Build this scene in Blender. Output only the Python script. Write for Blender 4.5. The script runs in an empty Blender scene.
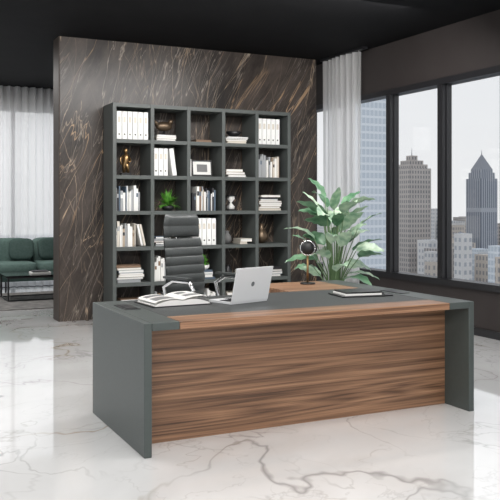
import bpy, bmesh, math, random
from mathutils import Vector, Matrix, Euler
random.seed(7)
D=bpy.data; C=bpy.context

# ------------------------------------------------------------ materials
def mat(name,col=(0.5,0.5,0.5),rough=0.5,metal=0.0,spec=0.5,coat=0.0):
    m=D.materials.new(name); m.use_nodes=True
    b=m.node_tree.nodes['Principled BSDF']
    b.inputs['Base Color'].default_value=(*col,1)
    b.inputs['Roughness'].default_value=rough
    b.inputs['Metallic'].default_value=metal
    b.inputs['Specular IOR Level'].default_value=spec
    b.inputs['Coat Weight'].default_value=coat
    return m
class NT:
    def __init__(s,m):
        s.t=m.node_tree; s.n=s.t.nodes; s.l=s.t.links; s.b=s.n['Principled BSDF']
    def new(s,t,**k):
        n=s.n.new(t)
        for a,v in k.items(): setattr(n,a,v)
        return n
    def link(s,a,b): s.l.new(a,b)
    def coord(s,scale=(1,1,1),rot=(0,0,0),loc=(0,0,0),warp=0.0,ws=0.5):
        tc=s.new('ShaderNodeTexCoord'); m1=s.new('ShaderNodeMapping'); m2=s.new('ShaderNodeMapping')
        m1.inputs['Rotation'].default_value=rot; m1.inputs['Location'].default_value=loc
        m2.inputs['Scale'].default_value=scale
        src=tc.outputs['Object']
        if warp:
            n=s.new('ShaderNodeTexNoise'); n.inputs['Scale'].default_value=ws; n.inputs['Detail'].default_value=2
            s.link(src,n.inputs['Vector'])
            va=s.new('ShaderNodeVectorMath',operation='MULTIPLY_ADD'); s.link(n.outputs['Color'],va.inputs[0])
            va.inputs[1].default_value=(warp,warp,warp); s.link(src,va.inputs[2]); src=va.outputs[0]
        s.link(src,m1.inputs['Vector']); s.link(m1.outputs[0],m2.inputs['Vector'])
        return m2.outputs[0]
    def noise(s,vec,scale,detail=4,rough=0.5,dist=0):
        n=s.new('ShaderNodeTexNoise'); n.inputs['Scale'].default_value=scale
        n.inputs['Detail'].default_value=detail; n.inputs['Roughness'].default_value=rough
        n.inputs['Distortion'].default_value=dist; s.link(vec,n.inputs['Vector']); return n.outputs['Fac']
    def math(s,op,a,b=None,clamp=False):
        n=s.new('ShaderNodeMath',operation=op); n.use_clamp=clamp
        for i,v in enumerate((a,b)):
            if v is None: continue
            if isinstance(v,(int,float)): n.inputs[i].default_value=v
            else: s.link(v,n.inputs[i])
        return n.outputs[0]
    def rng(s,v,a,b,c=0,d=1):
        n=s.new('ShaderNodeMapRange'); s.link(v,n.inputs[0])
        for i,x in enumerate((a,b,c,d)): n.inputs[i+1].default_value=x
        return n.outputs[0]
    def vein(s,vec,scale,width,detail=5,rough=0.5,dist=0.0):
        f=s.noise(vec,scale,detail,rough,dist)
        r=s.math('ABSOLUTE',s.math('SUBTRACT',f,0.5))
        return s.rng(r,0,width,1,0)
    def mix(s,f,a,b):
        n=s.new('ShaderNodeMix',data_type='RGBA')
        for i,v in ((0,f),(6,a),(7,b)):
            if isinstance(v,tuple): n.inputs[i].default_value=(*v,1)
            elif isinstance(v,(int,float)): n.inputs[i].default_value=v
            else: s.link(v,n.inputs[i])
        return n.outputs[2]
    def bump(s,h,st=0.1,dist=0.01):
        b=s.new('ShaderNodeBump'); b.inputs['Strength'].default_value=st; b.inputs['Distance'].default_value=dist
        s.link(h,b.inputs['Height']); s.link(b.outputs[0],s.b.inputs['Normal'])

def marble_floor():
    m=mat('white_marble',rough=0.05,coat=0.8,spec=0.6); t=NT(m); t.b.inputs['Coat Roughness'].default_value=0.03
    v=t.coord(scale=(1,0.6,1),rot=(0,0,0.6),warp=0.8,ws=0.6)
    m1=t.rng(t.noise(t.coord(loc=(3,1,0)),0.7,2),0.38,0.55)
    v1=t.math('MULTIPLY',t.vein(v,0.6,0.007,5,0.5,0.2),m1)
    v1b=t.math('MULTIPLY',t.vein(v,0.6,0.07,5,0.5,0.2),m1)
    v2=t.math('MULTIPLY',t.vein(t.coord(scale=(1,0.45,1),rot=(0,0,-0.5),loc=(9,4,0),warp=0.6),0.9,0.005,5,0.5,0.2),
              t.rng(t.noise(t.coord(loc=(8,1,0)),1.0,2),0.40,0.58))
    v3=t.math('MULTIPLY',t.vein(t.coord(scale=(1,0.5,1),rot=(0,0,1.2),loc=(2,14,0),warp=0.6),1.4,0.006,5,0.5,0.2),
              t.rng(t.noise(t.coord(loc=(5,6,0)),1.1,2),0.44,0.62))
    v4=t.math('MULTIPLY',t.vein(t.coord(scale=(1,0.6,1),rot=(0,0,0.9),loc=(12,3,0),warp=0.4),2.4,0.010,5,0.55,0.2),
              t.rng(t.noise(t.coord(loc=(1,16,0)),1.0,2),0.42,0.62))
    v5=t.math('MULTIPLY',t.vein(t.coord(scale=(1,0.5,1),rot=(0,0,0.2),loc=(22,7,0),warp=0.5),1.0,0.006,5,0.5,0.2),
              t.rng(t.noise(t.coord(loc=(11,6,0)),1.0,2),0.44,0.62))
    cloud=t.rng(t.noise(v,1.0,6,0.6),0.3,0.75)
    c=t.mix(cloud,(0.88,0.878,0.872),(0.75,0.75,0.748))
    c=t.mix(t.math('MULTIPLY',v1b,0.28),c,(0.50,0.48,0.46))
    vc=t.mix(t.rng(t.noise(v,0.8,1),0.42,0.58),(0.28,0.27,0.27),(0.44,0.33,0.21))
    c=t.mix(t.math('MULTIPLY',v1,0.7),c,vc)
    c=t.mix(t.math('MULTIPLY',v2,0.55),c,(0.34,0.33,0.32))
    c=t.mix(t.math('MULTIPLY',v3,0.45),c,(0.40,0.37,0.34))
    c=t.mix(t.math('MULTIPLY',v5,0.5),c,(0.38,0.37,0.36))
    c=t.mix(t.math('MULTIPLY',v4,0.35),c,(0.45,0.44,0.43))
    t.link(c,t.b.inputs['Base Color']); return m
def marble_dark():
    m=mat('dark_marble',rough=0.30,spec=0.35); t=NT(m)
    cl=t.rng(t.noise(t.coord(scale=(1,1,0.30),rot=(0,-0.38,0),warp=0.4),3.2,10,0.72,0.1),0.36,0.74)
    c=t.mix(cl,(0.020,0.0165,0.015),(0.112,0.090,0.077))
    def layer(ang,sc,w,loc,mask,st,col,warp=0.45,str_=0.045):
        nonlocal c
        v=t.coord(scale=(1,1,str_),rot=(0,ang,0),loc=loc,warp=warp,ws=0.5)
        a=t.vein(v,sc,w,4,0.5,0.05)
        k=t.rng(t.noise(t.coord(loc=mask),0.9,3),0.38,0.62)
        f=t.math('MULTIPLY',t.math('MULTIPLY',a,k),st)
        c=t.mix(f,c,col)
    layer(-0.42,2.8,0.0050,(0,0,0),(1,2,3),0.85,(0.52,0.34,0.20))
    layer(-0.55,4.2,0.0055,(3,0,1),(7,2,0),0.8,(0.55,0.41,0.28))
    layer(-0.28,6.5,0.0080,(6,0,9),(3,5,1),0.6,(0.50,0.43,0.36))
    layer(-0.10,4.0,0.0055,(5,0,2),(2,9,4),0.75,(0.54,0.41,0.29))
    layer(-0.45,9.5,0.0110,(8,0,4),(4,4,9),0.45,(0.42,0.37,0.33))
    layer(0.30,2.6,0.004,(1,0,7),(9,1,2),0.5,(0.50,0.38,0.28))
    t.link(c,t.b.inputs['Base Color']); return m
def wood(name,dark=1.0):
    m=mat(name,rough=0.38); t=NT(m)
    v=t.coord(scale=(0.14,8,14)); n1=t.noise(v,3.2,8,0.65,0.1)
    n2=t.noise(t.coord(scale=(0.9,70,130)),1.6,4,0.65)
    n3=t.noise(t.coord(scale=(0.10,2.5,3.4)),2.0,3,0.4,0.1)
    rings=t.math('PINGPONG',t.math('MULTIPLY',n3,24),1.0)
    f=t.math('ADD',t.math('MULTIPLY',n1,0.56),t.math('ADD',t.math('MULTIPLY',rings,0.12),t.math('MULTIPLY',n2,0.36)))
    cr=t.new('ShaderNodeValToRGB'); e=cr.color_ramp.elements
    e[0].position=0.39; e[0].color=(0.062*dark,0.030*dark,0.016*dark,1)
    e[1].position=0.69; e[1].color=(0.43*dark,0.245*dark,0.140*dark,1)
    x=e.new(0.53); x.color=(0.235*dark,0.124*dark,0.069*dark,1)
    t.link(f,cr.inputs[0]); t.link(cr.outputs[0],t.b.inputs['Base Color'])
    t.bump(n2,0.08,0.002); return m
def facade(name,wall,glass,w=2.2,h=3.2,fw=0.55,fh=0.5):
    m=mat(name,rough=0.6); t=NT(m)
    tc=t.new('ShaderNodeTexCoord'); sp=t.new('ShaderNodeSeparateXYZ'); t.link(tc.outputs['Object'],sp.inputs[0])
    u=t.math('ADD',sp.outputs[0],sp.outputs[1])
    a=t.math('LESS_THAN',t.math('FRACT',t.math('DIVIDE',u,w)),fw)
    b=t.math('LESS_THAN',t.math('FRACT',t.math('DIVIDE',sp.outputs[2],h)),fh)
    t.link(t.mix(t.math('MULTIPLY',a,b),wall,glass),t.b.inputs['Base Color']); return m
def cloth_sheer(name,col,transp=0.15):
    m=D.materials.new(name); m.use_nodes=True; nt=m.node_tree; nt.nodes.clear()
    o=nt.nodes.new('ShaderNodeOutputMaterial'); d=nt.nodes.new('ShaderNodeBsdfDiffuse')
    tr=nt.nodes.new('ShaderNodeBsdfTranslucent'); tp=nt.nodes.new('ShaderNodeBsdfTransparent')
    m1=nt.nodes.new('ShaderNodeMixShader'); m2=nt.nodes.new('ShaderNodeMixShader')
    d.inputs[0].default_value=(*col,1); tr.inputs[0].default_value=(*col,1)
    m1.inputs[0].default_value=0.65; m2.inputs[0].default_value=transp
    nt.links.new(d.outputs[0],m1.inputs[1]); nt.links.new(tr.outputs[0],m1.inputs[2])
    nt.links.new(m1.outputs[0],m2.inputs[1]); nt.links.new(tp.outputs[0],m2.inputs[2])
    nt.links.new(m2.outputs[0],o.inputs[0]); return m
def pane_glass():
    m=D.materials.new('window_glass'); m.use_nodes=True; nt=m.node_tree; nt.nodes.clear()
    o=nt.nodes.new('ShaderNodeOutputMaterial'); g=nt.nodes.new('ShaderNodeBsdfGlossy')
    tp=nt.nodes.new('ShaderNodeBsdfTransparent'); mx=nt.nodes.new('ShaderNodeMixShader')
    g.inputs['Roughness'].default_value=0.02; mx.inputs[0].default_value=0.03
    nt.links.new(tp.outputs[0],mx.inputs[1]); nt.links.new(g.outputs[0],mx.inputs[2]); nt.links.new(mx.outputs[0],o.inputs[0])
    return m
def noisy(name,c1,c2,scale,rough=0.8,bump=0.0,spec=0.5):
    m=mat(name,rough=rough,spec=spec); t=NT(m); n=t.noise(t.coord(),scale,4)
    t.link(t.mix(t.rng(n,0.35,0.65),c1,c2),t.b.inputs['Base Color'])
    if bump: t.bump(n,bump,0.01)
    return m

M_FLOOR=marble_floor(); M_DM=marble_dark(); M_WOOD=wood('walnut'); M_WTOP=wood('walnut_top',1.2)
M_CEIL=noisy('ceiling_paint',(0.006,0.006,0.007),(0.008,0.008,0.009),3,0.8,0,0.12)
M_WALL=noisy('dark_wall_paint',(0.034,0.028,0.027),(0.038,0.032,0.031),3,0.6,0,0.3)
M_GREEN=noisy('grey_green_lacquer',(0.060,0.072,0.068),(0.064,0.077,0.073),40,0.42)
M_GREEND=noisy('grey_green_shelf',(0.083,0.093,0.089),(0.088,0.098,0.093),20,0.45)
M_LEATH=noisy('grey_leather',(0.040,0.045,0.045),(0.050,0.056,0.055),120,0.5,0.15)
M_CHAIR=noisy('chair_leather',(0.052,0.057,0.057),(0.064,0.070,0.069),90,0.42,0.1)
M_BLACK=mat('black_metal',(0.012,0.012,0.013),0.35)
M_FRAME=mat('window_frame_metal',(0.012,0.012,0.014),0.4)
M_CHROME=mat('polished_aluminium',(0.75,0.75,0.75),0.18,1.0)
M_SILVER=mat('laptop_aluminium',(0.80,0.81,0.82),0.35,0.15)
M_LOGO=mat('logo_grey',(0.35,0.36,0.38),0.2,0.6)
M_SCREEN=mat('screen_glass',(0.01,0.01,0.012),0.08)
M_WHITE=mat('white_paper',(0.80,0.79,0.76),0.6)
M_INK=mat('printed_ink',(0.18,0.18,0.18),0.6)
M_BIND=mat('binder_white',(0.84,0.84,0.82),0.45)
M_GOLD=mat('bronze',(0.30,0.19,0.09),0.3,0.9)
M_BRONZE=mat('dark_bronze',(0.14,0.10,0.065),0.35,0.7)
M_CUR=cloth_sheer('sheer_curtain',(0.98,0.98,0.98),0.32)
M_GLASS=pane_glass()
M_SOFA=noisy('green_velvet',(0.065,0.112,0.098),(0.09,0.145,0.128),30,0.8)
M_PILLOW=noisy('dark_cushion',(0.03,0.06,0.052),(0.045,0.075,0.066),30,0.85)
M_RUG=noisy('grey_rug',(0.10,0.097,0.093),(0.20,0.19,0.18),9,0.95,0.3)
M_LEAF=noisy('leaf_green',(0.04,0.12,0.06),(0.16,0.29,0.17),9,0.35)
M_LEAFP=noisy('leaf_pale',(0.20,0.34,0.23),(0.50,0.62,0.46),12,0.35)  # pale leaf tone, also puts extra light on the plant by colour
M_LEAF2=noisy('fern_green',(0.05,0.20,0.02),(0.14,0.38,0.05),20,0.5)
M_STEM=mat('stem_green',(0.10,0.17,0.07),0.5)
M_SOIL=noisy('soil',(0.02,0.014,0.01),(0.04,0.03,0.02),60,0.95)
M_POT=noisy('stone_pot',(0.12,0.12,0.12),(0.18,0.18,0.175),15,0.7)

# ------------------------------------------------------------ mesh builder
class MB:
    def __init__(s): s.v=[]; s.f=[]; s.mi=[]; s.sm=[]; s.mats=[]; s.M=Matrix.Identity(4)
    def mid(s,m):
        if m not in s.mats: s.mats.append(m)
        return s.mats.index(m)
    def add(s,vs,fs,m,smooth=False):
        o=len(s.v); s.v+=[tuple(s.M@Vector(p)) for p in vs]
        k=s.mid(m)
        for f in fs: s.f.append(tuple(i+o for i in f)); s.mi.append(k); s.sm.append(smooth)
    def box(s,x0,x1,y0,y1,z0,z1,m,R=None):
        c=Vector(((x0+x1)/2,(y0+y1)/2,(z0+z1)/2)); vs=[]
        for x in (x0,x1):
            for y in (y0,y1):
                for z in (z0,z1):
                    p=Vector((x,y,z))
                    if R is not None: p=c+R@(p-c)
                    vs.append(p)
        s.add(vs,[(0,1,3,2),(4,6,7,5),(0,4,5,1),(2,3,7,6),(0,2,6,4),(1,5,7,3)],m)
    def lathe(s,cx,cy,prof,m,n=24,smooth=True):
        vs=[];fs=[]
        for r,z in prof:
            for i in range(n):
                a=2*math.pi*i/n; vs.append((cx+r*math.cos(a),cy+r*math.sin(a),z))
        for j in range(len(prof)-1):
            for i in range(n):
                k=(i+1)%n; fs.append((j*n+i,j*n+k,(j+1)*n+k,(j+1)*n+i))
        fs.append(tuple(range(n))[::-1]); fs.append(tuple((len(prof)-1)*n+i for i in range(n)))
        s.add(vs,fs,m,smooth)
    def tube(s,pts,r,m,n=8,smooth=True):
        pts=[Vector(p) for p in pts]; rs=r if isinstance(r,(list,tuple)) else [r]*len(pts)
        vs=[];fs=[]; up=None
        for j,p in enumerate(pts):
            d=(pts[min(j+1,len(pts)-1)]-pts[max(j-1,0)]).normalized()
            if up is None: up=Vector((0,0,1)) if abs(d.z)<0.9 else Vector((1,0,0))
            a=d.cross(up).normalized(); b=a.cross(d).normalized(); up=b
            for i in range(n):
                t=2*math.pi*i/n; vs.append(p+(a*math.cos(t)+b*math.sin(t))*rs[j])
        for j in range(len(pts)-1):
            for i in range(n):
                k=(i+1)%n; fs.append((j*n+i,j*n+k,(j+1)*n+k,(j+1)*n+i))
        fs.append(tuple(range(n))[::-1]); fs.append(tuple((len(pts)-1)*n+i for i in range(n)))
        s.add(vs,fs,m,smooth)
    def grid(s,fn,nu,nv,m,smooth=True):
        vs=[fn(i/nu,j/nv) for j in range(nv+1) for i in range(nu+1)]
        fs=[(j*(nu+1)+i,j*(nu+1)+i+1,(j+1)*(nu+1)+i+1,(j+1)*(nu+1)+i) for j in range(nv) for i in range(nu)]
        s.add(vs,fs,m,smooth)
    def ellip(s,cx,cy,cz,rx,ry,rz,m,p=1.0,nu=20,nv=12):
        def sg(x,e): return math.copysign(abs(x)**e,x)
        def fn(u,v):
            a=2*math.pi*u; b=-math.pi/2+math.pi*v
            return (cx+rx*sg(math.cos(b),p)*sg(math.cos(a),p),cy+ry*sg(math.cos(b),p)*sg(math.sin(a),p),cz+rz*sg(math.sin(b),p))
        s.grid(fn,nu,nv,m)
    def done(s,name,bevel=0,parent=None,seg=2):
        me=D.meshes.new(name); me.from_pydata(s.v,[],s.f)
        for m in s.mats: me.materials.append(m)
        me.polygons.foreach_set('material_index',s.mi); me.polygons.foreach_set('use_smooth',s.sm); me.update()
        bm=bmesh.new(); bm.from_mesh(me)
        bmesh.ops.recalc_face_normals(bm,faces=bm.faces); bm.to_mesh(me); bm.free()
        o=D.objects.new(name,me); C.scene.collection.objects.link(o)
        if bevel:
            k=o.modifiers.new('b','BEVEL'); k.width=bevel; k.segments=seg; k.limit_method='ANGLE'; k.angle_limit=math.radians(50)
        if parent: o.parent=parent
        return o
def empty(name):
    e=D.objects.new(name,None); C.scene.collection.objects.link(e); e.empty_display_size=0.2; return e
def sbox(name,*a,bevel=0,parent=None):
    b=MB(); b.box(*a); return b.done(name,bevel,parent)

# ------------------------------------------------------------ room shell
H=3.45
sbox('floor',-6,6.0,-3,14.4,-0.1,0,M_FLOOR)
sbox('ceiling',-6,6.2,-1.0,14.4,H,H+0.15,M_CEIL)
sbox('wall_partition',2.17,5.76,9.69,9.99,0,H,M_DM)
sbox('added_end_cap_1',2.158,2.17,9.69,9.99,0,H,mat('end_cap_dark',(0.055,0.042,0.035),0.6,0,0.2))  # added dark cap, hides the partition end that the open side lights too brightly
w=MB()
w.box(6.0,6.2,-3,14.4,0,0.50,M_WALL); w.box(6.0,6.2,-3,14.4,2.86,H,M_WALL)
w.done('wall_right')
sbox('baseboard_right',5.985,6.0,-3,14.4,0,0.08,M_FRAME)
w=MB()
w.box(5.96,6.14,-3,14.3,0.50,0.57,M_FRAME); w.box(5.96,6.14,-3,14.3,2.79,2.86,M_FRAME)
for k in range(18):
    y=14.28-k; w.box(5.97,6.10,y-0.045,y+0.045,0.57,2.79,M_FRAME); w.box(6.02,6.09,y-0.062,y+0.062,0.57,2.79,M_FRAME)
w.box(6.045,6.055,-3,14.3,0.57,2.79,M_GLASS)
w.done('window_1')
w=MB()
w.box(-6,6.0,14.3,14.4,3.1,H,M_WALL); w.box(4.9,6.0,14.3,14.4,0,3.1,M_WALL)
w.done('wall_back')
w=MB()
for x in (-6,-4.6,-3.2,-1.8,-0.4,1.0,2.4,3.6,4.85): w.box(x-0.03,x+0.03,14.31,14.39,0.06,3.04,M_FRAME)
w.box(-6,4.9,14.31,14.39,0,0.06,M_FRAME); w.box(-6,4.9,14.31,14.39,3.04,3.1,M_FRAME)
w.box(-6,4.9,14.345,14.355,0.06,3.04,M_GLASS)
w.done('window_2')

def curtain(name,axis,a0,a1,c,z0,z1,wl=0.11,amp=0.035,seed=1):
    rd=random.Random(seed); ph=[rd.uniform(0,6) for _ in range(4)]
    n=int((a1-a0)/0.012)
    def fn(u,v):
        a=a0+(a1-a0)*u; k=2*math.pi/wl
        d=amp*(0.7+0.3*v)*(math.sin(k*a+0.9*math.sin(2.3*a+ph[0]))+0.35*math.sin(2.1*k*a+ph[1]))+0.012*math.sin(9*a+ph[2]+2*v)
        z=z0+(z1-z0)*v
        return (c+d,a,z) if axis=='y' else (a,c+d,z)
    b=MB(); b.grid(fn,n,6,M_CUR); return b.done(name)
curtain('sheer_curtain','y',8.70,9.66,5.84,0.01,H-0.035,0.12,0.04,3)
curtain('sheer_curtain.001','x',-4,5.2,14.12,0.01,H-0.005,0.13,0.05,5)
sbox('curtain_track',5.80,5.88,8.6,9.66,H-0.03,H-0.001,M_FRAME)

# ------------------------------------------------------------ desk
desk=empty('executive_desk')
X0,X1,YF,YB=1.42,3.78,4.25,5.35
b=MB(); b.box(X0,X0+0.045,YF,YB,0,0.75,M_GREEN); b.done('side_panel_left',0.004,desk)
b=MB(); b.box(X1-0.045,X1,YF,6.0,0,0.75,M_GREEN); b.done('side_panel_right',0.004,desk)
b=MB(); b.box(X0+0.046,1.63,YF,YB,0.705,0.75,M_GREEN); b.box(3.57,X1-0.046,YF,6.0,0.705,0.75,M_GREEN); b.done('top_side_bands',0.003,desk)
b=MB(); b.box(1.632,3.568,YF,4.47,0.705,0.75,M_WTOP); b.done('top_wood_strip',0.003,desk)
b=MB(); b.box(1.632,3.568,4.472,YB,0.705,0.749,M_LEATH); b.done('top_leather_pad',0.003,desk)
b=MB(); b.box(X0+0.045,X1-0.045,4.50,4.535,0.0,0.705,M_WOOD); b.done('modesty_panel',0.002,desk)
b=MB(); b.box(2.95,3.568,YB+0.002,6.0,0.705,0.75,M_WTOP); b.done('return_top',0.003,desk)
b=MB(); b.box(2.98,3.70,5.40,5.96,0.05,0.70,M_GREEN)
for i in range(3): b.box(2.965,2.98,5.41,5.95,0.06+i*0.213,0.265+i*0.213,M_GREEN); b.box(2.955,2.966,5.58,5.78,0.235+i*0.213,0.243+i*0.213,M_BLACK)
b.done('return_drawers',0.002,desk)
b=MB(); b.box(1.50,1.60,4.86,5.12,0.75,0.754,M_BLACK); b.box(1.515,1.585,4.88,5.10,0.754,0.757,M_FRAME)
b.box(3.61,3.70,4.86,5.12,0.75,0.754,M_BLACK); b.done('cable_ports',0.001,desk)

# laptop
lp=MB(); lp.M=Matrix.Translation((2.365,4.86,0.7505))@Matrix.Rotation(0.286,4,'Z')
lp.box(-0.165,0.165,0.0,0.23,0,0.014,M_SILVER)
lp.box(-0.145,0.145,0.045,0.14,0.014,0.0155,M_BLACK)
for r in range(5):
    for k in range(13): lp.box(-0.14+k*0.0217,-0.122+k*0.0217,0.05+r*0.018,0.064+r*0.018,0.0155,0.017,M_FRAME)
lp.box(-0.05,0.05,0.15,0.215,0.014,0.0145,M_LOGO)
base=lp.M.copy()
lp.M=base@Matrix.Translation((0,0.0,0.014))@Matrix.Rotation(math.radians(14),4,'X')
lp.box(-0.165,0.165,-0.007,0.0,0,0.235,M_SILVER); lp.box(-0.157,0.157,0.0,0.001,0.01,0.228,M_SCREEN)
n=20; lp.add([(0.015*math.cos(2*math.pi*i/n),-0.0076,0.12+0.017*math.sin(2*math.pi*i/n)) for i in range(n)],[tuple(range(n))],M_LOGO)
lp.done('laptop',0.002)

# open book
bk=MB(); bk.M=Matrix.Translation((1.895,5.06,0.7505))@Matrix.Rotation(0.05,4,'Z')
bk.box(-0.215,0.205,-0.17,0.17,0,0.005,M_BLACK)
def page(sx,h,L,lift):
    def pg(u,v):
        x=u*L; return (sx*x,-0.16+0.32*v,0.006+h*math.sin(min(1,u*0.85+0.15)*math.pi)**0.6*(1-0.35*u)+lift*u*u)
    return pg
for sx in (-1,1):
    pg=page(sx,0.040,0.197,0)
    bk.grid(pg,14,2,M_WHITE)
    for v in (0,1):
        top=[pg(i/14,v) for i in range(15)]
        vs=top+[(p[0],p[1],0.005) for p in top]
        bk.add(vs,[(i,i+1,16+i,15+i) for i in range(14)],M_WHITE)
for sx,h,L,l in ((1,0.045,0.195,0.02),(1,0.05,0.185,0.045),(-1,0.045,0.195,0.02)):
    bk.grid(page(sx,h,L,l),14,2,M_WHITE)
for sx,u0,u1,va,vb,pa in ((-1,0.2,0.9,0.12,0.5,(0.045,0.195,0.02)),(-1,0.25,0.9,0.62,0.88,(0.045,0.195,0.02)),(1,0.25,0.85,0.2,0.45,(0.05,0.185,0.045)),(1,0.25,0.6,0.6,0.85,(0.05,0.185,0.045))):
    pg=page(sx,*pa)
    def ink(u,v,pg=pg):
        p=pg(u0+(u1-u0)*u,va+(vb-va)*v); return (p[0],p[1],p[2]+0.0012)
    bk.grid(ink,8,1,M_INK)
bk.done('open_book')

# notebook tray
nb=MB(); nb.M=Matrix.Translation((3.30,4.92,0.7505))@Matrix.Rotation(-0.15,4,'Z')
nb.box(-0.20,0.20,-0.13,0.13,0,0.008,M_BLACK); nb.box(-0.17,0.12,-0.11,0.11,0.008,0.022,M_WHITE)
nb.box(-0.16,0.125,-0.105,0.112,0.022,0.034,M_BLACK); nb.tube([(0.155,-0.09,0.014),(0.155,0.07,0.014)],0.005,M_CHROME)
nb.done('desk_notebook',0.002)
# round desk lamp
lm=MB(); lx,ly=3.365,5.80
lm.lathe(lx,ly,[(0.065,0.7505),(0.065,0.758),(0.06,0.762),(0.01,0.764)],M_BLACK)
lm.tube([(lx,ly,0.76),(lx,ly,0.99)],0.010,M_GOLD)
lm.M=Matrix.Translation((lx,ly,1.05))@Matrix.Rotation(math.radians(-30),4,'Z')@Matrix.Rotation(math.radians(90),4,'X')
lm.lathe(0,0,[(0.045,-0.012),(0.056,-0.012),(0.058,-0.004),(0.056,0.008),(0.02,0.014),(0.002,0.015)],M_BLACK,32)
ring=[(0.060*math.cos(2*math.pi*i/36),0.060*math.sin(2*math.pi*i/36),0.0) for i in range(37)]
lm.tube(ring,0.005,M_CHROME)
lm.done('desk_lamp')

# ------------------------------------------------------------ chair
ch=MB(); ch.M=Matrix.Translation((2.62,6.35,0))@Matrix.Rotation(math.radians(20),4,'Z')
ch.ellip(0,-0.02,0.47,0.25,0.25,0.045,M_CHAIR,0.35,28,12)
def back(side):
    def fn(u,v):
        z=0.50+0.62*v; hw=0.222-0.012*(v-0.5)**2*4
        x=(u*2-1)*hw
        y=0.25+0.02*v-0.035*math.sin(v*math.pi)+0.035*(0-(u*2-1)**2)
        rib=0.014*abs(math.sin(v*math.pi*8))**0.5
        th=0.03*(1-abs(u*2-1)**6)
        return (x,y-(th+rib) if side else y+th*0.6,z)
    return fn
ch.grid(back(1),16,96,M_CHAIR); ch.grid(back(0),16,96,M_CHAIR)
def head(side):
    def fn(u,v):
        z=1.125+0.205*v; hw=0.205-0.03*max(0,v-0.6)**2*6
        x=(u*2-1)*hw; y=0.27+0.005*v-0.03*(u*2-1)**2
        th=0.045*(1-abs(u*2-1)**6)*(1-abs(v*2-1)**8); rib=0.008*abs(math.sin(v*math.pi*2))**0.5
        return (x,y-th-rib*(1-abs(v*2-1)**8) if side else y+th*0.6,z)
    return fn
ch.grid(head(1),16,24,M_CHAIR); ch.grid(head(0),16,24,M_CHAIR)
ch.tube([(0,0.10,0.42),(0,0.27,0.44),(0,0.29,0.6),(0,0.295,0.9),(0,0.30,1.2)],0.018,M_CHROME)
for sx in (-1,1):
    ch.tube([(sx*0.20,0.05,0.44),(sx*0.285,0.05,0.46),(sx*0.30,0.06,0.55),(sx*0.30,0.12,0.72),(sx*0.30,0.0,0.78),(sx*0.30,-0.20,0.78),(sx*0.30,-0.25,0.72),(sx*0.295,-0.16,0.52),(sx*0.27,-0.10,0.45),(sx*0.20,-0.08,0.44)],0.016,M_CHROME)
    ch.box(sx*0.30-0.028,sx*0.30+0.028,-0.21,0.10,0.797,0.815,M_CHAIR)
ch.lathe(0,0,[(0.10,0.40),(0.10,0.425)],M_CHROME); ch.lathe(0,0,[(0.028,0.10),(0.028,0.40)],M_CHROME)
for i in range(5):
    a=2*math.pi*i/5+0.3; c,s_=math.cos(a),math.sin(a)
    ch.tube([(0.02*c,0.02*s_,0.12),(0.15*c,0.15*s_,0.10),(0.31*c,0.31*s_,0.075)],[0.026,0.02,0.014],M_CHROME)
    ch.ellip(0.31*c,0.31*s_,0.03,0.028,0.028,0.03,M_BLACK)
ch.done('office_chair')

# ------------------------------------------------------------ bookcase
BX0,BX1,BY0,BY1,BH=2.70,5.11,9.25,9.66,2.63
TH=0.045; cw=(BX1-BX0-TH)/5; rh=(BH-TH)/6
b=MB()
for i in range(6): b.box(BX0+i*cw,BX0+i*cw+TH,BY0,BY1,0,BH,M_GREEND)
for j in range(7):
    for i in range(5): b.box(BX0+i*cw+TH+0.0005,BX0+(i+1)*cw-0.0005,BY0+0.004,BY1,j*rh,j*rh+TH,M_GREEND)
b.done('bookcase',0.002)
def cell(c,r):
    x0=BX0+c*cw+TH; z0=(5-r)*rh+TH+0.001
    return x0,x0+cw-TH,z0,rh-TH
pal=[mat('book_'+n,c,0.6) for n,c in dict(white=(0.80,0.79,0.76),cream=(0.66,0.61,0.53),grey=(0.36,0.37,0.38),black=(0.03,0.03,0.035),brown=(0.22,0.14,0.09),blue=(0.10,0.14,0.19),tan=(0.42,0.34,0.26)).items()]
bk=MB(); bn=MB()
def books(c,r,f0,f1,light=0.7,lean=False,hm=0.20,hM=0.31):
    x0,x1,z0,h=cell(c,r); W=x1-x0; x=x0+W*f0+0.004; e=x0+W*f1-0.004
    while x<e-0.015:
        t=random.uniform(0.012,0.034); t=min(t,e-x); hh=random.uniform(hm,hM); d=random.uniform(0.18,0.24)
        m=random.choice([pal[0],pal[0],pal[1],pal[2]]) if random.random()<light else random.choice(pal[2:])
        y0=BY0+0.05+random.uniform(0,0.02)
        bk.box(x+0.0015,x+t-0.0015,y0,y0+d,z0,z0+hh,m)
        if random.random()<0.5: bk.box(x+0.003,x+t-0.003,y0-0.0008,y0,z0+hh*0.62,z0+hh*0.80,random.choice(pal))
        x+=t
    if lean:
        for q in range(2): bk.box(x+0.045+q*0.034,x+0.070+q*0.034,BY0+0.06,BY0+0.27,z0+0.006,z0+0.27,pal[q],Matrix.Rotation(-0.22,3,'Y'))
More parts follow.
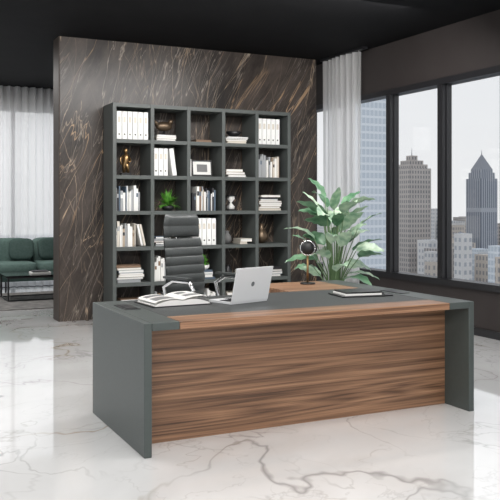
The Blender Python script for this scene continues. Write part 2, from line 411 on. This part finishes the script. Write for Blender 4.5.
def stack(c,r,f0,f1,n,light=0.7,th=(0.022,0.04)):
    x0,x1,z0,h=cell(c,r); W=x1-x0; z=z0
    for k in range(n):
        t=random.uniform(*th); s0=random.uniform(0,0.05); s1=random.uniform(0,0.07)
        m=random.choice(pal[:2]) if random.random()<light else random.choice(pal[2:])
        a,bb=x0+W*f0+s0,x0+W*f1-s1
        bk.box(a,bb,BY0+0.05,BY0+0.28,z,z+0.003,m); bk.box(a+0.002,bb-0.004,BY0+0.056,BY0+0.276,z+0.003,z+t-0.004,pal[0] if k%3 else m); bk.box(a,bb,BY0+0.05,BY0+0.28,z+t-0.004,z+t-0.001,m if m!=pal[0] else pal[2])
        bk.box(a,a+0.003,BY0+0.05,BY0+0.28,z,z+t-0.001,m)
        z+=t
    return z
def binders(c,r,f0,f1,n,hh=0.335,lean=0):
    x0,x1,z0,h=cell(c,r); W=x1-x0; x=x0+W*f0+0.004; w_=(W*(f1-f0)-0.008)/n
    for k in range(n):
        a,bb=x+k*w_+0.004,x+(k+1)*w_-0.004; y=BY0+0.04
        R=Matrix.Rotation(-lean,3,'Y') if (lean and k==n-1) else None
        dz=0.004 if R else 0; dx=0.035 if R else 0
        bn.box(a+dx,bb+dx,y,y+0.28,z0+dz,z0+hh+dz,M_BIND,R)
        if not R:
            cx=(a+bb)/2; bn.box(cx-0.009,cx+0.009,y-0.0015,y,z0+0.05,z0+0.068,M_BLACK)
            bn.box(cx-0.015,cx+0.015,y-0.001,y,z0+0.20,z0+0.27,pal[1])
binders(0,0,0.02,0.97,6); binders(4,0,0.0,0.78,5); binders(1,1,0.0,0.60,4,0.335,0.14); binders(2,3,0.08,0.86,5)
za=stack(1,0,0.1,0.80,3,0.5,(0.020,0.034)); zb=stack(3,0,0.05,0.85,4,0.3,(0.018,0.03)); stack(2,0,0.15,0.8,1,0.2)
stack(3,1,0.05,0.80,3,0.5); books(4,1,0.0,0.82,0.75); books(2,2,0.1,0.86,0.35); stack(4,2,0.03,0.88,8,0.7,(0.020,0.032))
books(0,2,0.0,0.74,0.7); books(0,3,0.0,0.62,0.6,True); stack(1,3,0.0,0.6,5,0.4,(0.018,0.03)); stack(3,3,0.45,0.95,2,0.6)
stack(0,4,0.02,0.90,7,0.5,(0.02,0.035)); books(1,4,0.0,0.48,0.8); stack(4,4,0.4,0.95,4,0.3); zc=stack(2,4,0.05,0.9,4,0.5); books(2,1,0.02,0.10,0.5,hM=0.26)
stack(3,4,0.55,0.95,3,0.5)
stack(0,5,0.1,0.9,8); books(1,5,0,0.5); books(2,5,0.1,0.9); stack(3,5,0.1,0.8,8); stack(4,5,0.03,0.98,12,0.85,(0.018,0.032))
bk.done('shelf_books'); bn.done('ring_binders',0.002)

def onshelf(c,r,f,z=None):
    x0,x1,z0,h=cell(c,r); return x0+(x1-x0)*f,BY0+0.16,(z if z else z0)+0.0005
x,y,z=onshelf(1,0,0.42,za); d=MB()
d.lathe(x,y,[(0.05,z),(0.05,z+0.01),(0.012,z+0.02),(0.015,z+0.06)],M_BLACK); d.ellip(x,y,z+0.11,0.11,0.05,0.06,M_BRONZE); d.ellip(x+0.09,y,z+0.17,0.035,0.03,0.035,M_BRONZE)
d.tube([(x+0.12,y,z+0.17),(x+0.15,y,z+0.165)],[0.01,0.002],M_BLACK)
d.tube([(x-0.08,y,z+0.12),(x-0.14,y,z+0.19)],[0.035,0.008],M_BRONZE); d.done('bird_figurine')
x,y,z=onshelf(0,1,0.38); d=MB()
d.box(x-0.06,x+0.06,y-0.04,y+0.04,z,z+0.03,M_BLACK); d.tube([(x-0.02,y,z+0.03),(x-0.02,y,z+0.12),(x,y,z+0.17),(x+0.005,y,z+0.24),(x,y,z+0.27)],[0.02,0.028,0.04,0.045,0.016],M_GOLD)
d.tube([(x+0.03,y,z+0.03),(x+0.025,y,z+0.1),(x,y,z+0.16)],[0.018,0.024,0.032],M_GOLD); d.ellip(x,y,z+0.30,0.03,0.032,0.036,M_GOLD)
d.tube([(x+0.03,y,z+0.24),(x+0.06,y-0.01,z+0.18),(x+0.03,y-0.04,z+0.16)],0.013,M_GOLD); d.tube([(x-0.03,y,z+0.24),(x-0.07,y,z+0.2),(x-0.06,y-0.02,z+0.13)],0.013,M_GOLD)
d.done('bronze_statuette')
x,y,z=onshelf(2,1,0.50); d=MB(); R=Matrix.Rotation(-0.12,3,'X')
d.box(x-0.14,x+0.14,y-0.01,y+0.01,z+0.004,z+0.21,M_BLACK,R); d.box(x-0.12,x+0.12,y-0.013,y-0.008,z+0.024,z+0.19,M_WHITE,R); d.box(x-0.07,x+0.07,y-0.016,y-0.012,z+0.06,z+0.155,M_INK,R)
d.done('picture_frame')
def potplant(name,c,r,f,n,L,pm,z=None):
    x,y,z=onshelf(c,r,f,z); d=MB(); x0,x1,zz,h=cell(c,r)
    y-=0.05
    d.lathe(x,y,[(0.05,z),(0.075,z+0.03),(0.08,z+0.06),(0.072,z+0.06),(0.07,z+0.05)],pm)
    rd=random.Random(n)
    for k in range(n):
        a=rd.uniform(0,6.28); el=rd.uniform(0.15,1.4); l=L*rd.uniform(0.6,1)
        dx,dy=math.cos(a)*math.cos(el),math.sin(a)*math.cos(el)*0.45
        def fn(u,v,dx=dx,dy=dy,el=el,l=l,a=a):
            px=x+dx*l*v; py=y+dy*l*v; pz=z+0.07+l*v*math.sin(el)-0.45*l*v*v*math.cos(el)
            wd=0.013*math.sin(math.pi*min(1,v*0.9+0.1)); o=(u-0.5)*2*wd
            return (min(max(px-math.sin(a)*o,x0+0.006),x1-0.006),min(max(py+math.cos(a)*o,BY0-0.03),BY1-0.02),min(max(pz,zz+0.012),zz+h-0.012))
        d.grid(fn,1,5,M_LEAF2)
    d.done(name)
potplant('potted_fern',1,2,0.50,200,0.25,M_BLACK)
potplant('potted_succulent',2,4,0.5,60,0.16,M_WHITE,zc)
x,y,z=onshelf(3,2,0.35); d=MB()
for zz in (0,0.185): d.box(x-0.06,x+0.06,y-0.06,y+0.06,z+zz,z+zz+0.015,M_BLACK)
d.lathe(x,y,[(0.045,z+0.016),(0.05,z+0.05),(0.008,z+0.10),(0.05,z+0.15),(0.045,z+0.184)],M_WHITE)
for sx in (-1,1):
    for sy in (-1,1): d.tube([(x+sx*0.052,y+sy*0.052,z+0.015),(x+sx*0.052,y+sy*0.052,z+0.185)],0.004,M_BLACK)
d.done('hourglass')
x,y,z=onshelf(4,3,0.28); d=MB()
d.lathe(x,y,[(0.04,z),(0.09,z+0.05),(0.095,z+0.10),(0.055,z+0.17),(0.025,z+0.21),(0.035,z+0.26)],M_BRONZE); d.done('vase')
x,y,z=onshelf(3,0,0.45,zb); d=MB(); d.lathe(x,y,[(0.03,z),(0.07,z+0.02),(0.11,z+0.07),(0.105,z+0.07)],M_BLACK); d.done('decorative_bowl')
x,y,z=onshelf(3,4,0.25); d=MB(); d.lathe(x,y,[(0.05,z),(0.06,z+0.09),(0.03,z+0.13),(0.03,z+0.16)],M_BLACK); d.done('jar')
x,y,z=onshelf(3,3,0.22); d=MB(); d.lathe(x,y,[(0.03,z),(0.06,z+0.05),(0.055,z+0.10),(0.025,z+0.14),(0.03,z+0.17)],M_POT); d.done('ceramic_pot')

# ------------------------------------------------------------ big plant
pl=MB(); px,py=4.38,7.0
pl.lathe(px,py,[(0.15,0.0),(0.19,0.20),(0.21,0.42),(0.195,0.43),(0.19,0.40)],M_POT,32)
pl.lathe(px,py,[(0.188,0.38),(0.188,0.395)],M_SOIL,32)
rd=random.Random(52)
def leaf(base,az,el,L,W,droop,m):
    d=Vector((math.cos(az),math.sin(az),0)); s_=Vector((-math.sin(az),math.cos(az),0))
    tw=rd.uniform(-0.7,0.7)
    def fn(u,v):
        e=el-droop*v; p=base+d*(L*v*math.cos(el-droop*v*0.5))+Vector((0,0,L*v*math.sin(el-droop*v*0.5)))
        wd=W*(math.sin(math.pi*v**0.7))**0.85 if 0<v<1 else 0
        nrm=(-d*math.sin(e)+Vector((0,0,math.cos(e))))
        o=(u*2-1); side=(s_*math.cos(tw)+nrm*math.sin(tw))
        return p+side*(o*wd)+nrm*(abs(o)*wd*0.25+0.006*math.sin(v*22)*abs(o))
    pl.grid(fn,6,14,m)
N=44
for k in range(N):
    az=k*2.399; top=k/(N-1)
    zt=0.68+0.76*top+rd.uniform(-0.10,0.08); rr=rd.uniform(0.10,0.30)*(1.1-0.55*top)
    b0=Vector((px+0.05*math.cos(az),py+0.05*math.sin(az),0.39)); b1=Vector((px+rr*math.cos(az),py+rr*math.sin(az),zt))
    mid=(b0+b1)/2-Vector((math.cos(az),math.sin(az),0))*rr*0.25
    pl.tube([b0,(b0+mid)/2,mid,(mid+b1)/2+Vector((0,0,0.01)),b1],[0.008,0.007,0.006,0.005,0.004],M_STEM,6)
    leaf(b1,az+rd.uniform(-0.3,0.3),rd.uniform(0.15,0.75)+0.45*top,rd.uniform(0.27,0.38),rd.uniform(0.058,0.088),rd.uniform(0.4,1.2),M_LEAFP if rd.random()<0.5 else M_LEAF)
pl.done('potted_plant')

# ------------------------------------------------------------ lounge
sf=MB()
sf.box(0.7,3.5,13.15,13.95,0.18,0.30,M_SOFA)
for i in range(3): sf.ellip(1.25+i*0.9,13.50,0.38,0.44,0.42,0.11,M_SOFA,0.3,28,12)
for i in range(3): sf.ellip(1.25+i*0.9,13.80,0.62,0.44,0.14,0.24,M_SOFA,0.35,28,12)
sf.box(0.55,0.75,13.15,13.95,0.18,0.60,M_SOFA); sf.box(3.42,3.60,13.15,13.95,0.18,0.60,M_SOFA); sf.box(0.7,3.5,13.85,13.98,0.2,0.72,M_SOFA)
for x in (0.7,2.1,3.5):
    for y in (13.22,13.88): sf.tube([(x,y,0.002),(x,y,0.18)],0.015,M_BLACK)
sf.done('sofa',0.02)
for i,(x,r) in enumerate(((2.86,0.25),(2.40,-0.2))):
    p=MB(); p.M=Matrix.Translation((x,13.55,0.68))@Matrix.Rotation(r,4,'Z')@Matrix.Rotation(-0.2,4,'X')
    p.ellip(0,0,0,0.20,0.06,0.18,M_PILLOW,0.5); p.done('throw_pillow')
tb=MB()
tb.box(1.9,3.0,11.9,12.6,0.36,0.38,M_SCREEN)
for x in (1.93,2.97):
    for y in (11.93,12.57): tb.box(x-0.012,x+0.012,y-0.012,y+0.012,0.014,0.36,M_BLACK)
for y in (11.93,12.57): tb.box(1.93,2.97,y-0.01,y+0.01,0.34,0.36,M_BLACK); tb.box(1.93,2.97,y-0.01,y+0.01,0.014,0.03,M_BLACK)
for x in (1.93,2.97): tb.box(x-0.01,x+0.01,11.93,12.57,0.34,0.36,M_BLACK); tb.box(x-0.01,x+0.01,11.93,12.57,0.014,0.03,M_BLACK)
tb.done('coffee_table')
tt=MB(); tt.box(2.30,2.58,12.1,12.35,0.381,0.405,pal[0]); tt.box(2.32,2.55,12.12,12.32,0.405,0.425,pal[3]); tt.done('magazines')
sbox('area_rug',0.6,4.2,11.0,13.1,0.001,0.013,M_RUG)

# ------------------------------------------------------------ city
F1=facade('facade_brown',(0.47,0.43,0.40),(0.20,0.20,0.21),1.65,2.4,0.5,0.6)  # facade colours here have distance haze mixed in
F2=facade('facade_glass',(0.74,0.78,0.82),(0.54,0.60,0.66),1.5,2.4,0.8,0.7)
F3=facade('facade_slate',(0.40,0.42,0.46),(0.16,0.18,0.22),1.35,30,0.5,0.93)
F4=facade('facade_pale',(0.62,0.61,0.60),(0.36,0.38,0.41),2.0,2.6,0.5,0.5)
F5=facade('facade_sand',(0.56,0.50,0.44),(0.30,0.29,0.29),1.8,2.8,0.5,0.55)
M_ROOF=mat('roof_slate',(0.26,0.27,0.30),0.6); M_GND=mat('city_ground',(0.45,0.47,0.50),0.9)  # ground grey carries the horizon haze in its colour
GZ=-90
TW=[]
def tower(x,y,w,top,m,steps=(),pyr=0,spire=0,r=0.0):
    TW.append((x,y,w)); c=MB()
    c.box(-w/2,w/2,-w/2,w/2,GZ,top,m)
    z=top
    for sw,sh in steps: c.box(-sw/2,sw/2,-sw/2,sw/2,z,z+sh,m); z+=sh; w=sw
    if pyr:
        h=w/2; c.add([(-h,-h,z),(h,-h,z),(h,h,z),(-h,h,z),(0,0,z+pyr)],[(0,1,4),(1,2,4),(2,3,4),(3,0,4)],M_ROOF); z+=pyr
    if spire: c.tube([(0,0,z-1),(0,0,z+spire)],[0.25,0.05],M_ROOF)
    o=c.done('skyscraper'); o.location=(x,y,0); o.rotation_euler[2]=r
tower(248,324,13.4,19.5,F1,((11,2),(8,2),(4,2.5)),0,4)
tower(279.5,308.8,10.7,14.5,F3,((9,3),(7.5,1.5)),8,2)
tower(141.5,209,10,35,F2)
tower(334,393.5,9,-11,F5); tower(356,438,9,-1,F4); tower(236,274,9,-15,F5,((5,2),),3); tower(212,264,8,-13,F4)
tower(222,226,7,-4,F4); tower(268,352,6,0,F4)
rc=MB(); rd=random.Random(4); k=0
while k<190:
    t=rd.uniform(240,1100); a=rd.uniform(0.08,0.42)
    x=t*(0.438+0.899*a); y=t*(0.899-0.438*a); w=rd.uniform(5,12)*t/450
    if any(abs(x-p)<(w+q)/2+1 and abs(y-o)<(w+q)/2+1 for p,o,q in TW): continue
    slope=rd.uniform(-0.075,-0.035) if t<500 else rd.uniform(-0.05,-0.012)
    rc.box(x-w/2,x+w/2,y-w/2,y+w/2,GZ,1.4+slope*t,rd.choice([F4,F2,F5,F1])); k+=1
rc.done('city_skyline')
sbox('city_ground',30,2500,-400,2500,GZ-1,GZ,M_GND)

# ------------------------------------------------------------ light
wd=D.worlds.new('World'); C.scene.world=wd; wd.use_nodes=True; nt=wd.node_tree
bg=nt.nodes['Background']; bg.inputs['Strength'].default_value=1.06
tc=nt.nodes.new('ShaderNodeTexCoord'); sp=nt.nodes.new('ShaderNodeSeparateXYZ'); cr=nt.nodes.new('ShaderNodeValToRGB')
nt.links.new(tc.outputs['Generated'],sp.inputs[0]); nt.links.new(sp.outputs[2],cr.inputs[0]); nt.links.new(cr.outputs[0],bg.inputs['Color'])
cr.color_ramp.elements[0].color=(0.84,0.85,0.86,1); cr.color_ramp.elements[1].color=(0.72,0.77,0.84,1)
cr.color_ramp.elements[1].position=0.6
def area(name,loc,rot,sx,sy,e,col=(1,0.98,0.96)):
    l=D.lights.new(name,'AREA'); l.shape='RECTANGLE'; l.size=sx; l.size_y=sy; l.energy=e; l.color=col
    o=D.objects.new(name,l); C.scene.collection.objects.link(o); o.location=loc; o.rotation_euler=rot; return o
area('added_fill_light',(2.6,3.2,3.40),(0,0,0),3.5,1.5,95)  # added fill above the desk front, not a real fitting
area('added_fill_light.001',(3.6,6.6,3.40),(math.radians(32),0,0),3.0,1.0,210)  # added fill tilted at the marble wall and bookcase to brighten them
area('added_fill_light.002',(0.5,0.0,3.2),(math.radians(55),0,math.radians(-20)),4,1.5,190)  # added front fill above the camera, brightens the desk front
area('added_fill_light.003',(1.6,12.2,3.40),(0,0,0),2,1.0,110)  # added fill over the lounge, no lamp exists there
area('added_fill_light.004',(0.3,6.0,3.40),(0,0,0),1.5,2.5,70)  # added weak fill for the left side of the room

cam=D.cameras.new('camera'); co=D.objects.new('camera',cam); C.scene.collection.objects.link(co)
cam.sensor_width=36; cam.lens=57.6; cam.shift_y=-0.09; cam.clip_end=5000
co.location=(0,0,1.41); co.rotation_euler=(math.radians(90),0,math.radians(-26))
C.scene.camera=co
C.scene.view_settings.view_transform='Standard'
